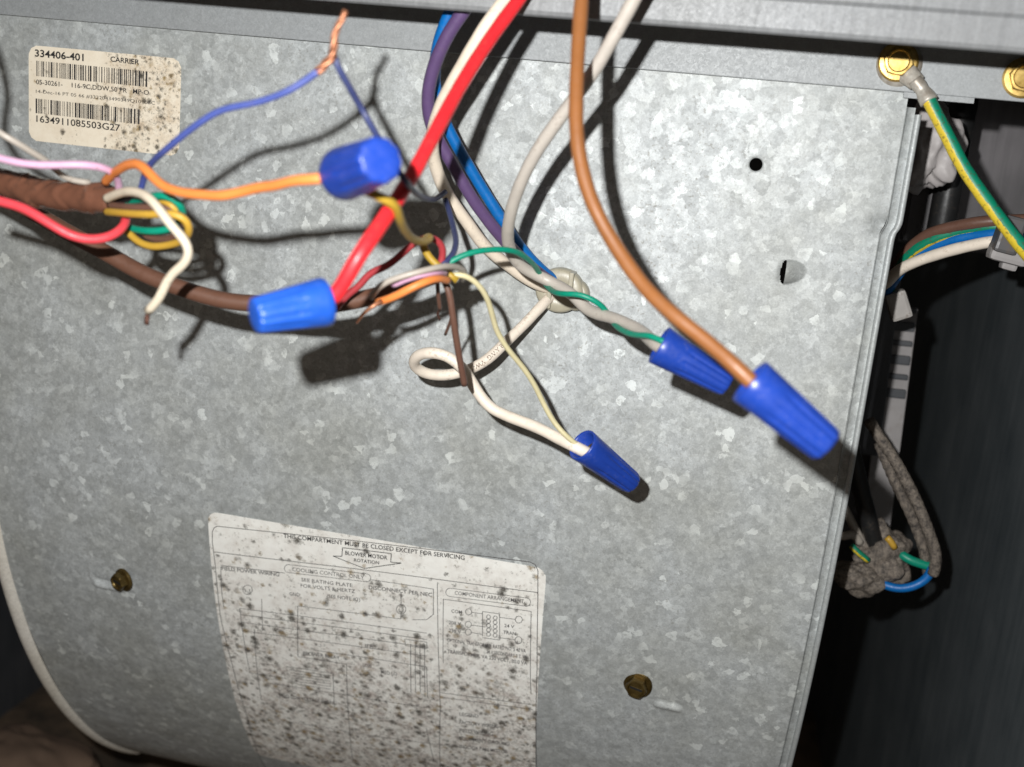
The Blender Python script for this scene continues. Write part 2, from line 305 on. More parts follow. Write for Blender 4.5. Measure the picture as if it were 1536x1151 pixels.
def sticker(base, density, seedv, brown, size=1.0):
    """paper with mould: specks of many sizes, thicker towards the sticker's bottom (UV in mm)"""
    def f(nt, b):
        uv = N(nt, 'ShaderNodeUVMap').outputs[0]; sx = N(nt, 'ShaderNodeSeparateXYZ'); nt.links.new(uv, sx.inputs[0])
        mp = N(nt, 'ShaderNodeMapping'); mp.inputs['Location'].default_value = (seedv, seedv * .7, 0); nt.links.new(uv, mp.inputs[0]); p = mp.outputs[0]
        wn = noise(nt, p, .9, 4, .7); o = N(nt, 'ShaderNodeVectorMath', operation='SUBTRACT'); nt.links.new(wn.outputs['Color'], o.inputs[0]); o.inputs[1].default_value = (.5, .5, .5)
        o2 = N(nt, 'ShaderNodeVectorMath', operation='SCALE'); nt.links.new(o.outputs[0], o2.inputs[0]); o2.inputs['Scale'].default_value = 2.6 / size
        q = N(nt, 'ShaderNodeVectorMath', operation='ADD'); nt.links.new(p, q.inputs[0]); nt.links.new(o2.outputs[0], q.inputs[1]); q = q.outputs[0]
        wn2 = noise(nt, p, 3.0 * size, 3, .7); p2 = N(nt, 'ShaderNodeVectorMath', operation='SUBTRACT'); nt.links.new(wn2.outputs['Color'], p2.inputs[0]); p2.inputs[1].default_value = (.5, .5, .5)
        p3 = N(nt, 'ShaderNodeVectorMath', operation='SCALE'); nt.links.new(p2.outputs[0], p3.inputs[0]); p3.inputs['Scale'].default_value = 2.4 / size
        q2 = N(nt, 'ShaderNodeVectorMath', operation='ADD'); nt.links.new(q, q2.inputs[0]); nt.links.new(p3.outputs[0], q2.inputs[1]); q = q2.outputs[0]
        dens = density(nt, sx); cl = noise(nt, p, .075, 3, .6)
        dens = math_(nt, 'MULTIPLY', dens, ramp(nt, cl.outputs['Fac'], [(.33, (.45,) * 3), (.64, (1.5,) * 3)]))
        def spots(scale, rmax, thr):
            v = voro(nt, q, scale); s = N(nt, 'ShaderNodeSeparateColor'); nt.links.new(v.outputs['Color'], s.inputs[0])
            r = math_(nt, 'MULTIPLY', math_(nt, 'MAXIMUM', math_(nt, 'SUBTRACT', math_(nt, 'MULTIPLY', dens, thr), s.outputs[0]), 0.0), rmax)
            r = math_(nt, 'MINIMUM', r, .40)
            k = math_(nt, 'DIVIDE', math_(nt, 'SUBTRACT', r, v.outputs['Distance']), .24)
            return math_(nt, 'MINIMUM', math_(nt, 'MAXIMUM', k, 0.0), 1.0), s.outputs[1]
        a1, t1 = spots(.19 * size, 1.15, .95); a2, t2 = spots(.34 * size, 1.1, 1.0); a3, t3 = spots(.75 * size, 1.0, .95)
        fz = noise(nt, p, 2.2 * size, 5, .78); fm = ramp(nt, fz.outputs['Fac'], [(.33, (.2,) * 3), (.48, (1,) * 3)])
        base_c = mix(nt, .5, base, ramp(nt, cl.outputs['Fac'], [(.3, (1.04, 1.03, 1.0)), (.7, (.95, .92, .86))]), 'MULTIPLY')
        halo = noise(nt, p, .25, 4, .65)
        base_c = mix(nt, math_(nt, 'MULTIPLY', math_(nt, 'MULTIPLY', ramp(nt, halo.outputs['Fac'], [(.42, (0,) * 3), (.7, (1,) * 3)]), dens), .45), base_c, brown)
        m = math_(nt, 'MAXIMUM', math_(nt, 'MAXIMUM', a1, math_(nt, 'MULTIPLY', a2, .9)), math_(nt, 'MULTIPLY', a3, .75))
        m = math_(nt, 'MULTIPLY', m, fm); f2 = noise(nt, p, .55 * size, 5, .72); film = math_(nt, 'MULTIPLY', math_(nt, 'MULTIPLY', ramp(nt, f2.outputs['Fac'], [(.44, (0,) * 3), (.66, (1,) * 3)]), math_(nt, 'POWER', dens, 2.0)), .26); base_c = mix(nt, math_(nt, 'MINIMUM', film, .8), base_c, (.16, .13, .12))
        sc = mix(nt, ramp(nt, t2, [(.72, (0,) * 3), (.9, (1,) * 3)]), (.035, .029, .018), (.26, .17, .05)); c = mix(nt, math_(nt, 'MULTIPLY', m, .92), base_c, sc)
        nt.links.new(c, b.inputs['Base Color']); b.inputs['Roughness'].default_value = .55; b.inputs['Specular IOR Level'].default_value = .3
    return f

# ------------------------------------------------------------------ blower housing sheet
XL, XR = -0.2700, 0.0470
HOLES = [sp(1134, 247)]; LOU = sp(1182, 408); TABS = [(sp(164, 880), .0070, .0016), (sp(1002, 1060), .0055, .0011)]
house = empty('blower_housing', pan((XL + XR) / 2, .30), 'dirty galvanised steel blower housing sheet with spangled finish curving away below', 'blower housing')
def sheet():
    lx, ls = LOU; xs = np.concatenate([np.arange(XL, lx - .006, .0009), np.arange(lx - .006, lx + .0085, .0003), np.arange(lx + .0085, XR - .0003, .0009), [XR]]); ss = np.concatenate([np.arange(-.010, ls - .006, .0009), np.arange(ls - .006, ls + .006, .0003), np.arange(ls + .006, .405, .0009)]); xs = xs[np.concatenate([[True], np.diff(xs) > .00016])]; ss = ss[np.concatenate([[True], np.diff(ss) > .00016])]; X, Sg = np.meshgrid(xs, ss)
    nx, ns = len(xs), len(ss)
    H = .00022 * np.sin(X * 55 + 1) * np.cos(Sg * 47) + .0003 * np.sin(X * 19 + Sg * 31 + .5)
    H += -.0005 * np.exp(-((X - XR) / .004) ** 2)
    u = (X - (lx - .0012)); v = ((Sg - ls) / .0039 + .12 * (X - lx) / .004) / np.sqrt(np.clip(1 - (u / .0068) ** 2, .01, 1))       # lanced louvre, open to the left
    H += np.where((u > 0) & (abs(v) < 1), .0042 * np.clip(1 - u / .0068, 0, 1) ** 1.1 * np.clip(1 - v * v, 0, 1) ** .8, 0); H += -.0009 * np.exp(-((u + .0006) / .0011) ** 2) * np.clip(1 - v * v, 0, 1)
    for (tx, ts), hw, hh in TABS:                                     # embossed tabs beside the screws
        a = 0.04; U = (X - tx); V = (Sg - ts - U * a)
        H += hh * np.clip(1 - (abs(U) / hw) ** 6, 0, 1) * np.exp(-(V / .0010) ** 2)
        H -= .5 * hh * np.clip(1 - (abs(U) / hw) ** 6, 0, 1) * np.exp(-((V + .0022) / .0008) ** 2)
    dn, ds_ = sp(1316, 338)                                           # dent where the right edge jogs
    H -= .0022 * np.exp(-(((X - dn - .002) / .0030) ** 2 + ((Sg - ds_) / .0022) ** 2))
    jog = -.0016 / (1 + np.exp(-(Sg - ds_ - .001) / .0007)) * np.clip((X - XR + .006) / .006, 0, 1)
    X2 = X + jog
    keep = np.ones((ns - 1, nx - 1), bool)
    H += .0005 * np.exp(-np.clip(Sg, 0, None) / .007) * np.exp(-((X + .005) / .05) ** 2)
    cx = (X[:-1, :-1] + X[1:, 1:]) / 2; cs = (Sg[:-1, :-1] + Sg[1:, 1:]) / 2
    vc = (cs - ls) / .0038 + .12 * (cx - lx) / .004; keep &= ~((cx - (lx - .0012) < .00015) & (cx - (lx - .0012) > -.0011 * np.sqrt(np.clip(1 - vc * vc, 0, 1))) & (abs(vc) < 1))
    P = pan(X2, Sg, H).reshape(-1, 3); idx = np.arange(nx * ns).reshape(ns, nx)
    V = P.tolist(); extra = []; K = 4
    for hx, hs in HOLES:                                              # a drilled hole: square patch cut out, refilled with a ring and a wall
        i0 = int(np.argmin(abs(xs - hx))); j0 = int(np.argmin(abs(ss - hs))); keep[j0 - K:j0 + K, i0 - K:i0 + K] = False
        loop = [(j0 - K, i0 - K + t) for t in range(2 * K)] + [(j0 - K + t, i0 + K) for t in range(2 * K)] + [(j0 + K, i0 + K - t) for t in range(2 * K)] + [(j0 + K - t, i0 - K) for t in range(2 * K)]
        prev = [int(idx[j, i]) for j, i in loop]; an = [math.atan2(ss[j] - hs, xs[i] - hx) for j, i in loop]
        for r_, h_ in ((.0026, .0), (.00215, -.00012), (.0020, -.0005), (.0020, -.0016)):
            cur = []
            for a_ in an:
                X_, S_ = hx + r_ * math.cos(a_), hs + r_ * math.sin(a_); cur.append(len(V)); V.append(pan(X_, S_, h_ + float(.00022 * np.sin(X_ * 55 + 1) * np.cos(S_ * 47) + .0003 * np.sin(X_ * 19 + S_ * 31 + .5))).tolist())
            for t in range(len(loop)): extra.append((prev[t], cur[t], cur[(t + 1) % len(loop)], prev[(t + 1) % len(loop)]))
            prev = cur
    F = np.stack([idx[:-1, :-1], idx[1:, :-1], idx[1:, 1:], idx[:-1, 1:]], -1)[keep]
    return mesh('sheet_face', V, F.tolist() + extra, M_galv, house), ds_
_, S_JOG = sheet()
def rim(name, prof, s0, s1, jogf, m):
    ss = np.arange(s0, s1, .0015); vs, fs = [], []; n = len(prof)
    for s in ss:
        for (x, h) in prof: vs.append(pan(x + jogf(s), s, h))
    for i in range(len(ss) - 1):
        for j in range(n - 1): fs.append((i * n + j, (i + 1) * n + j, (i + 1) * n + j + 1, i * n + j + 1))
    return mesh(name, vs, fs, m, house, True)
jg = lambda s: -.0016 / (1 + math.exp(-(s - S_JOG - .001) / .0007))
mm = .001
rim('edge_groove', [(XR, -.0004), (XR + .4 * mm, -.6 * mm), (XR + .6 * mm, -2.0 * mm), (XR + 3.0 * mm, -2.2 * mm)], .004, .40, jg, M_galv)
rim('edge_hem', [(XR + 3.0 * mm, -2.2 * mm), (XR + 3.1 * mm, -.9 * mm), (XR + 3.4 * mm, -.45 * mm), (XR + 4.0 * mm, -.3 * mm), (XR + 4.6 * mm, -.5 * mm), (XR + 4.9 * mm, -1.0 * mm), (XR + 4.9 * mm, -14 * mm)], .006, .40, jg, M_hem)
rim('edge_hem', [(XL, 0), (XL - .5 * mm, .9 * mm), (XL - 1.2 * mm, 1.5 * mm), (XL - 3.0 * mm, 2.0 * mm), (XL - 5.0 * mm, 1.7 * mm), (XL - 6.3 * mm, .4 * mm), (XL - 6.3 * mm, -16 * mm)], -.01, .405, lambda s: 0, M_rim)
def hex_screw(base, nrm, r, m, parent, slot=True, hk=1.0):
    """hex washer-head screw: flange, six-sided head, dished and slotted top"""
    nrm = np.array(nrm, float); nrm /= np.linalg.norm(nrm); u = np.cross(nrm, [0.15, 0, 1]); u /= np.linalg.norm(u); v = np.cross(nrm, u)
    def ring(rad, h, n=36, hexk=0.0):
        out = []
        for i in range(n):
            a = 2 * PI * i / n; k = 1.0
            if hexk: b = (a % (PI / 3)) - PI / 6; k = (1 - hexk) + hexk * math.cos(PI / 6) / math.cos(b)
            out.append(base + nrm * h * hk + rad * k * (math.cos(a) * u + math.sin(a) * v))
        return out
    def loft(name, rings, par):
        vs, fs = [], []; n = len(rings[0])
        for rg in rings: vs += rg
        for i in range(len(rings) - 1):
            for j in range(n): fs.append((i * n + j, i * n + (j + 1) % n, (i + 1) * n + (j + 1) % n, (i + 1) * n + j))
        fs.append(tuple((len(rings) - 1) * n + j for j in range(n)))
        return mesh(name, vs, fs, m, par, False)
    s = loft('hex_screw', [ring(r * 1.45, 0), ring(r * 1.45, r * .16), ring(r * 1.30, r * .30), ring(r * 1.02, r * .34)], parent)
    hd = loft('screw_head', [ring(r * 1.10, r * .33, hexk=1), ring(r * 1.10, r * 1.0, hexk=1), ring(r * .99, r * 1.16, hexk=.5), ring(r * .80, r * 1.18), ring(r * .74, r * 1.02), ring(r * .70, r * .95)], s)
    if slot:
        bm = bmesh.new(); R = Matrix((u.tolist() + [0], v.tolist() + [0], nrm.tolist() + [0], [0, 0, 0, 1])).transposed()
        box(bm, base + nrm * r * .97 * hk, (r * 1.25, r * .22, r * .10), R); bmobj('screw_slot', bm, M_black, s)
    return s
X_, s_ = sp(187, 868); hex_screw(pan(X_, s_, .0005), (pan(X_, s_, 1) - pan(X_, s_, 0)) + np.array([-.35, 0, .15]), .0034, M_golddull, house)
X_, s_ = sp(957, 1026); hex_screw(pan(X_, s_, 0), (pan(X_, s_, 1) - pan(X_, s_, 0)) + np.array([-.1, 0, .2]), .0037, M_golddull, house)

# ------------------------------------------------------------------ rail and lip above
rail = empty('cabinet_rail', (0, -.0015, .03), 'flat zinc rail strip running across above the housing sheet', 'rail')
bm = bmesh.new(); box(bm, (-.03, -.0022, .045), (.80, .0014, .090)); bmobj('rail_face', bm, M_rail, rail, bevel=.0003)
bm = bmesh.new(); box(bm, (-.03, .028, .0895), (.80, .060, .0014)); bmobj('rail_top_flange', bm, M_rail, rail)
bm = bmesh.new(); pz = at(1440, 150, 3); box(bm, (pz[0] - .006, -.0022, -.00085), (.020, .0013, .0016)); bmobj('rail_lower_tab', bm, M_rail, rail)
LZ = at(1152, 50, 58)[2]
shelf = empty('shelf_edge', (0, -.058, LZ), 'bright folded steel shelf edge jutting out over the rail', 'shelf edge')
vs, fs = [], []; pr = [(-.0465, .012), (-.0465, .0008), (-.0470, .0), (-.0480, -.0004), (-.0490, .0), (-.0495, .0010), (-.0497, .0075), (-.0505, .0085), (-.0505, .040), (-.0480, .052), (-.0020, .054)]
for i, x in enumerate(np.linspace(-.45, .30, 60)):
    for (y, z) in pr: vs.append((x, y - .010 * (1 if y < -.01 else 0) + .00025 * math.sin(x * 30), LZ + z + .0002 * math.sin(x * 21 + 1)))
n = len(pr)
for i in range(59):
    for j in range(n - 1): fs.append((i * n + j, (i + 1) * n + j, (i + 1) * n + j + 1, i * n + j + 1))
mesh('folded_lip', vs, fs, M_lip, shelf, False)
for sx_, sy_ in ((1347, 93), (1535, 117)):
    b0 = at(sx_, sy_, 4.0); hex_screw(b0, (-.04, -1, .0), .0040, M_gold, rail, slot=False, hk=.55)

# ------------------------------------------------------------------ cabinet around (setting)
def slab(name, c, d, m):
    bm = bmesh.new(); box(bm, c, d); o = bmobj(name, bm, m); return tag(o, kind='structure')
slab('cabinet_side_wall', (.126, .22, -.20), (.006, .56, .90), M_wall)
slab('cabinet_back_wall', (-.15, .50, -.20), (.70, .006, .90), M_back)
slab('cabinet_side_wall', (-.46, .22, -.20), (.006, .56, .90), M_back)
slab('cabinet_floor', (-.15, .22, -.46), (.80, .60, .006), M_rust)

# ------------------------------------------------------------------ stickers
def text_geo(body, bold=0.0):
    cu = bpy.data.curves.new('t', 'FONT'); cu.body = body; cu.size = 1; cu.offset = bold; cu.resolution_u = 3
    o = bpy.data.objects.new('t', cu); C.objects.link(o); dg = bpy.context.evaluated_depsgraph_get(); dg.update()
    me = o.evaluated_get(dg).to_mesh(); v = np.array([tuple(p.co) for p in me.vertices]); f = [tuple(p.vertices) for p in me.polygons]
    o.evaluated_get(dg).to_mesh_clear(); bpy.data.objects.remove(o); bpy.data.curves.remove(cu); return v, f
INK = .00012
def print_text(body, x0, y0, x1, y1, capx, parent, m=None, bold=.01, name='printed_text'):
    """a line of print between two sight-line points of its baseline; capx = cap height in photo pixels"""
    v, f = text_geo(body, bold); a = sp(x0, y0); b = sp(x1, y1); wd = v[:, 0].max() - v[:, 0].min()
    top = sp(x0, y0 - capx); hgt = abs(a[1] - top[1])
    sx_ = (b[0] - a[0]) / wd; sy_ = hgt / .70; s0 = (a[1] + b[1]) / 2
    X = a[0] + (v[:, 0] - v[:, 0].min()) * sx_; Sv = s0 - v[:, 1] * sy_ + (X - (a[0] + b[0]) / 2) * (b[1] - a[1]) / (b[0] - a[0])
    return mesh(name, pan(X, Sv, INK), f, m or M_ink, parent, False)
def print_lines(name, lines, wid, parent, m):
    """polylines of sight-line points printed as thin ribbons (joined: the drawing of one sticker)"""
    vs, fs = [], []
    for ln in lines:
        q = np.array([sp(*p) for p in ln])
        for a, b in zip(q[:-1], q[1:]):
            k = max(1, int(np.linalg.norm(b - a) / .006)); t = (b - a) / (np.linalg.norm(b - a) + 1e-12); nn = np.array([-t[1], t[0]]) * wid / 2
            for i in range(k):
                p, r = a + (b - a) * i / k, a + (b - a) * (i + 1) / k; o = len(vs)
                for z in (p + nn, p - nn, r - nn, r + nn): vs.append(pan(z[0], z[1], INK * .9))
                fs.append((o, o + 1, o + 2, o + 3))
    return mesh(name, vs, fs, m, parent, False)
def arc(cx, cy, r, ry=None, n=20, a0=0, a1=2 * PI): return [(cx + r * math.cos(a0 + (a1 - a0) * i / n), cy + (ry or r) * math.sin(a0 + (a1 - a0) * i / n)) for i in range(n + 1)]
def sticker_sheet(x0, x1, s0, s1, rc, m, parent, thick=.00022, tear=0.0):
    bm = bmesh.new(); uvl = bm.loops.layers.uv.new('UVMap'); nx, ns = int((x1 - x0) / .003) + 2, int((s1 - s0) / .003) + 2; V = {}
    def rc_fix(x, s):
        for cx, cs in ((x0 + rc, s0 + rc), (x1 - rc, s0 + rc), (x0 + rc, s1 - rc), (x1 - rc, s1 - rc)):
            ox = (x < x0 + rc and cx == x0 + rc) or (x > x1 - rc and cx == x1 - rc); os_ = (s < s0 + rc and cs == s0 + rc) or (s > s1 - rc and cs == s1 - rc)
            if ox and os_:
                dx, dsx = x - cx, s - cs; m_ = max(abs(dx), abs(dsx)); d = math.hypot(dx, dsx)
                if d > 1e-9: x, s = cx + dx * m_ / d, cs + dsx * m_ / d
        return x, s
    for i in range(nx):
        for j in range(ns):
            x = x0 + (x1 - x0) * i / (nx - 1); s = s0 + (s1 - s0) * j / (ns - 1); x, s = rc_fix(x, s)
            if tear and (i in (0, nx - 1) or j in (0, ns - 1)): x += random.uniform(-1, 1) * tear; s += random.uniform(-1, 1) * tear
            V[i, j] = (bm.verts.new(pan(x, s, 0.0)), ((x - x0) * 1000, (s - s0) * 1000))
    for i in range(nx - 1):
        for j in range(ns - 1):
            f = bm.faces.new([V[i, j][0], V[i, j + 1][0], V[i + 1, j + 1][0], V[i + 1, j][0]])
            for l, k in zip(f.loops, ((i, j), (i, j + 1), (i + 1, j + 1), (i + 1, j))): l[uvl].uv = V[k][1]
    return bmobj('sticker_paper', bm, m, parent)
# the sheet is slightly wavy, so stickers ride on a height of their own
_pan = pan
WAVE = lambda X, s: .00022 * np.sin(X * 55 + 1) * np.cos(s * 47) + .0003 * np.sin(X * 19 + s * 31 + .5)
def pan(X, s, h=0.0): X = np.asarray(X, float); s = np.asarray(s, float); return _pan(X, s, h + WAVE(X, s) + .00025)

def dens_small(nt, sx):
    r = ramp(nt, math_(nt, 'MULTIPLY', sx.outputs[0], 1 / 52), [(0, (.34,) * 3), (.5, (.34,) * 3), (.68, (.85,) * 3), (1, (1.0,) * 3)]); return r
M_st1 = mat('small_sticker_paper', sticker((.88, .80, .66), dens_small, 3.1, (.50, .34, .18), 1.6))
def dens_big(nt, sx):
    return ramp(nt, math_(nt, 'MULTIPLY', sx.outputs[1], 1 / 110), [(0, (.52,) * 3), (.15, (.50,) * 3), (.30, (.66,) * 3), (.50, (1.0,) * 3), (.8, (1.3,) * 3)])
M_st2 = mat('wiring_sticker_paper', sticker((.93, .935, .90), dens_big, 11.7, (.44, .36, .32)))
a = sp(42, 66); b = sp(271, 90); c_ = sp(46, 211); d_ = sp(270, 235)
lx0, lx1, ls0, ls1 = (a[0] + c_[0]) / 2, (b[0] + d_[0]) / 2, (a[1] + b[1]) / 2, (c_[1] + d_[1]) / 2
st1 = empty('barcode_sticker', pan(lx0, ls1), 'small stained white sticker with two barcodes at upper left of the sheet', 'sticker')
sticker_sheet(lx0, lx1, ls0, ls1, .0035, M_st1, st1)
print_text('334406-401', 53.7, 85, 127, 92, 10.5, st1, bold=.022)
print_text('CARRIER', 167, 92.5, 210, 97.5, 7.6, st1, bold=.02)
print_text('05-30261-', 55.4, 126.5, 95, 130.3, 7, st1)
print_text('116-9C,DDW,50 PR   MP-O', 108.8, 131.5, 224, 142.8, 7, st1)
print_text('14-Dec-16 PT 05 66 #3322043490349Q10  08C', 55, 139.5, 233, 157.5, 5, st1, bold=0)
print_text('1634911085503G27', 55.4, 183, 180.5, 197, 9.8, st1, bold=.012)
def barcode(x0, y0t, y0b, x1, y1t, y1b, seed):
    r = random.Random(seed); a = sp(x0, (y0t + y0b) / 2); b = sp(x1, (y1t + y1b) / 2); hh = abs(sp(x0, y0t)[1] - sp(x0, y0b)[1]); s0 = (a[1] + b[1]) / 2
    x = a[0]; vs, fs = [], []
    while x < b[0]:
        wd = r.choice((.00022, .00022, .0004, .00065)); o = len(vs)
        for (X, s) in ((x, s0 - hh / 2), (x, s0 + hh / 2), (x + wd, s0 + hh / 2), (x + wd, s0 - hh / 2)): vs.append(pan(X, s + (X - (a[0] + b[0]) / 2) * (b[1] - a[1]) / (b[0] - a[0]), INK))
        fs.append((o, o + 1, o + 2, o + 3)); x += wd + r.choice((.00022, .0003, .00045, .0007))
    mesh('barcode', vs, fs, M_ink, st1, False)
barcode(56, 91.5, 114.5, 222.5, 107, 131.5, 5); barcode(54.5, 148, 170, 208.7, 164, 187, 9)

a = sp(313.5, 780); b = sp(814.5, 836); lx0 = np.mean([sp(*p)[0] for p in ((313, 800), (318, 850), (325, 930), (343, 1000))]); lx1 = np.mean([sp(*p)[0] for p in ((816, 860), (813, 1000))])
ls0 = (sp(330, 781.5)[1] + sp(780, 833)[1]) / 2
st2 = empty('wiring_diagram_sticker', pan(lx0, ls0 + .10), 'large mould-speckled white wiring diagram sticker low on the curved sheet', 'sticker')
sticker_sheet(lx0, lx1, ls0, ls0 + .150, .0042, M_st2, st2)
FR = .00028
def SL(x, y): return (x, y)
tl = [(319.5, 812), (319.5, 797), (322, 791), (327, 788.5)]
print_lines('printed_frame', [[(400, 1151), (371, 1075), (349, 1000), (331, 925), (324, 850)] + tl + [(510, 808.5), (700, 831), (795, 843), (803, 847), (807, 856), (807, 900), (806, 1000), (805, 1151)], [(322, 827), (510, 850.5), (700, 875), (807, 888.5)]], FR, st2, M_inkgrey)
print_text('THIS COMPARTMENT MUST BE CLOSED EXCEPT FOR SERVICING', 426, 806, 697, 840, 6.2, st2, bold=.012)
print_lines('printed_arrow', [[(499.5, 834), (513, 834.5), (514, 821.5), (587, 830.6), (586, 843.5), (602, 845), (546.5, 853), (499.5, 834)]], .0003, st2, M_ink)
print_text('BLOWER MOTOR', 518, 832, 581, 840, 6, st2, bold=.014); print_text('ROTATION', 531, 842.5, 568.6, 847, 5, st2, bold=.014)
def pill(xa, ya, xb, yb, r):
    dx = (xb - xa); sl = (yb - ya) / dx
    return [(xa + r, ya + sl * r - r), (xb - r, yb - sl * r - r)] + [(xb - r + r * math.sin(t), yb - sl * r - r * math.cos(t)) for t in np.linspace(.2, PI - .2, 8)] + [(xb - r, yb - sl * r + r), (xa + r, ya + sl * r + r)] + [(xa + r - r * math.sin(t), ya + sl * r + r * math.cos(t)) for t in np.linspace(.2, PI - .2, 8)] + [(xa + r, ya + sl * r - r)]
print_lines('printed_frame', [pill(427, 851.5, 556, 868, 6)], .00022, st2, M_inkgrey); print_lines('printed_frame', [pill(668.7, 888, 796, 903.5, 6.2)], .00022, st2, M_inkgrey)
print_text('COOLING CONTROL ONLY', 439, 856, 546, 869.5, 5.5, st2, M_inkgrey, 0); print_text('COMPONENT ARRANGEMENT', 682, 892, 786, 904.5, 5.6, st2, M_inkgrey, .004)
print_text('FIELD POWER WIRING', 333.5, 854, 419.5, 864, 5.6, st2, M_inkgrey, .012)
print_text('SEE RATING PLATE', 452.4, 871.5, 528.6, 881, 5.2, st2, M_inkgrey, .004); print_text('FOR VOLTS & HERTZ', 451.5, 880.5, 532.6, 890, 5.2, st2, M_inkgrey, .004)
print_text('(SEE NOTE #2)', 490.5, 896.5, 540, 902.5, 5.2, st2, M_inkgrey, .004); print_text('GND', 434.8, 892.5, 450, 894.5, 5, st2, M_inkgrey, .004)
print_text('DISCONNECT PER NEC', 553, 884, 648, 895.5, 5.4, st2, M_inkgrey, .012)
print_text('L2', 598, 918, 606, 919, 5, st2, M_inkgrey, 0); print_text('L1', 368, 887, 376, 888, 5, st2, M_inkgrey, 0)
print_text('COM', 677, 919, 693, 921, 5, st2, M_inkgrey); print_text('208 V', 673, 936, 691.5, 938.5, 5, st2, M_inkgrey); print_text('230 V', 673, 948, 691.5, 950.5, 5, st2, M_inkgrey)
print_text('24 V', 756.6, 940, 771.6, 942, 5, st2, M_inkgrey); print_text('TRAN', 755, 950, 774, 952.5, 5, st2, M_inkgrey)
print_text('OPTIONAL TRANSFORMER RATED NO. 5 40 VA', 671, 962.5, 789, 978, 5.4, st2, M_inkgrey, .01)
print_text('24 V SECONDARY 0 T. VA', 730, 979, 791, 987.5, 5, st2, M_inkgrey, .01)
print_text('TRANSFORMER, VA 230 VOLT, 30.0 VA', 671, 979, 791, 996.5, 5.2, st2, M_inkgrey, .01)
L = []
L += [[(332, 849), (333, 885), (336, 910)], [(332, 847), (428, 859)], [(556, 870), (650, 884), (650, 922), (640, 930), (618, 930)]]
L += [[(656, 874), (657, 950), (659, 1010), (661, 1060), (661, 1151)], [(665, 994), (665, 899), (797, 916.5), (796, 1019)]]
L += [arc(601.5, 914.5, 7), [(601.3, 889), (601.4, 907)], [(601.4, 922), (601, 929), (510, 917), (447, 908.5), (447, 985)], arc(372, 884, 7)]
L += [arc(703, 917.8, 4.6), arc(702.5, 936.6, 4.6), arc(702.5, 948, 4.6), arc(778.5, 928.8, 5.2), arc(778, 959.4, 5.2)]
L += [[(707.6, 918.6), (724, 920.5)], [(707, 937.5), (728, 940)], [(707, 948.7), (723, 951)], [(724, 954), (724, 917), (749.5, 920.5), (750, 959.5), (724, 956)], [(749.5, 925.6), (773.5, 928.5)], [(750.5, 956), (773, 959)]]
for k in range(5): L += [arc(733, 925 + 6.5 * k, 3, n=10), arc(743, 926.5 + 6.5 * k, 3, n=10)]
for y0 in (912, 921.5, 933, 946): L += [[(360 + (y0 - 912) * .1, y0), (447, y0 + 11.5), (560, y0 + 27), (640, y0 + 38)]]
L += [[(393, 898), (394, 946)], [(381.6, 943), (384, 990), (392, 1050)], [(360, 912), (366, 960), (375, 1010)], [(607, 959), (640, 963.5), (641, 973), (608, 968.5), (607, 959)], [(624, 961), (625, 971)]]
for x0 in (616, 623, 630, 637): L += [[(x0, 966), (x0 + 1, 1038)]]
L += [[(661, 1038), (800, 1056)], [(664, 1045), (800, 1063)], [(796, 1019), (797, 1040)], [(447, 985), (520, 996)], [(430, 1000), (500, 1010), (502, 1060)], [(470, 975), (560, 988), (640, 1000), (642, 1046)], [(375, 1010), (430, 1018)], [(400, 1025), (520, 1042), (640, 1060)], [(520, 996), (524, 1080), (530, 1140)], [(420, 1080), (560, 1102), (700, 1120)], [(640, 1090), (652, 1140)]]
for k in range(6): L += [[(434 + k * 2, 1005 + k * 4.2), (496, 1013.5 + k * 4)]]
print_lines('printed_diagram', L, .00024, st2, M_inkgrey)
for k, (t, xa, ya, xb) in enumerate((('BLOWER RELAY', 455, 982, 510), ('IFR', 548, 971, 560), ('LOW', 545, 1000, 558), ('MED LO', 572, 1010, 596), ('FIELD LOW VOLTAGE WIRING', 420, 1046, 505), ('LEGEND', 690, 1072, 718), ('FACTORY WIRING', 690, 1084, 748), ('FIELD WIRING', 690, 1096, 740), ('EQUIPMENT GROUND', 690, 1108, 765), ('INDOOR FAN MOTOR', 690, 1120, 762))):
    print_text(t, xa, ya, xb, ya + (xb - xa) * .128, 5, st2, M_inkgrey, .006)
pan = _pan

# ------------------------------------------------------------------ wires
THIN = 'thin thermostat wires'; THICK = 'thick motor wires'
def wire(name, label, pts, r, m, group=None, cat='wire', start=None, end=None, n=14, rf=None, part='insulation'):
    """a wire: insulation plus bare ends; start / end = (list of points, radius, material, part name)"""
    P = spline(W(*pts)); th = empty(name, P[0], label, cat, group); tube(part, P, r, m, th, n, rf)
    for e in (start, end):
        if e: tube(e[3], spline(W(*e[0]), .0006), e[1], e[2], th, 8, e[4] if len(e) > 4 else None)
    return th
wire('red_wire', 'thick bright red wire slanting down into the lower left wire nut', [(800, -35, 66), (785, -10, 68), (740, 52, 76), (695, 122, 88), (655, 195, 102), (620, 260, 114), (575, 331, 126), (540, 382, 134), (499, 448, 134), (482, 456, 134.6), (466, 459, 136)], 1.78, M_red, THICK)
wire('cream_wire', 'thick cream wire running beside the red one into the nylon bushing', [(790, -40, 56), (766, -10, 58), (725, 46, 62), (690, 106, 58), (660, 163, 52), (648, 212, 46), (653, 248, 40), (670, 290, 33), (698, 330, 27), (730, 372, 20), (765, 400, 14), (800, 424, 9), (836, 436, 3), (850, 440, -4)], 1.95, M_cream, THICK)
wire('purple_wire', 'thick dull purple wire lying between the cream and bright blue ones', [(735, -45, 50), (712, -8, 50), (668, 60, 47), (646, 118, 43), (642, 160, 40), (652, 200, 36), (676, 242, 32), (706, 294, 27), (736, 336, 22), (775, 380, 15), (815, 415, 8), (845, 432, 1), (852, 438, -5)], 1.95, M_purple, THICK)
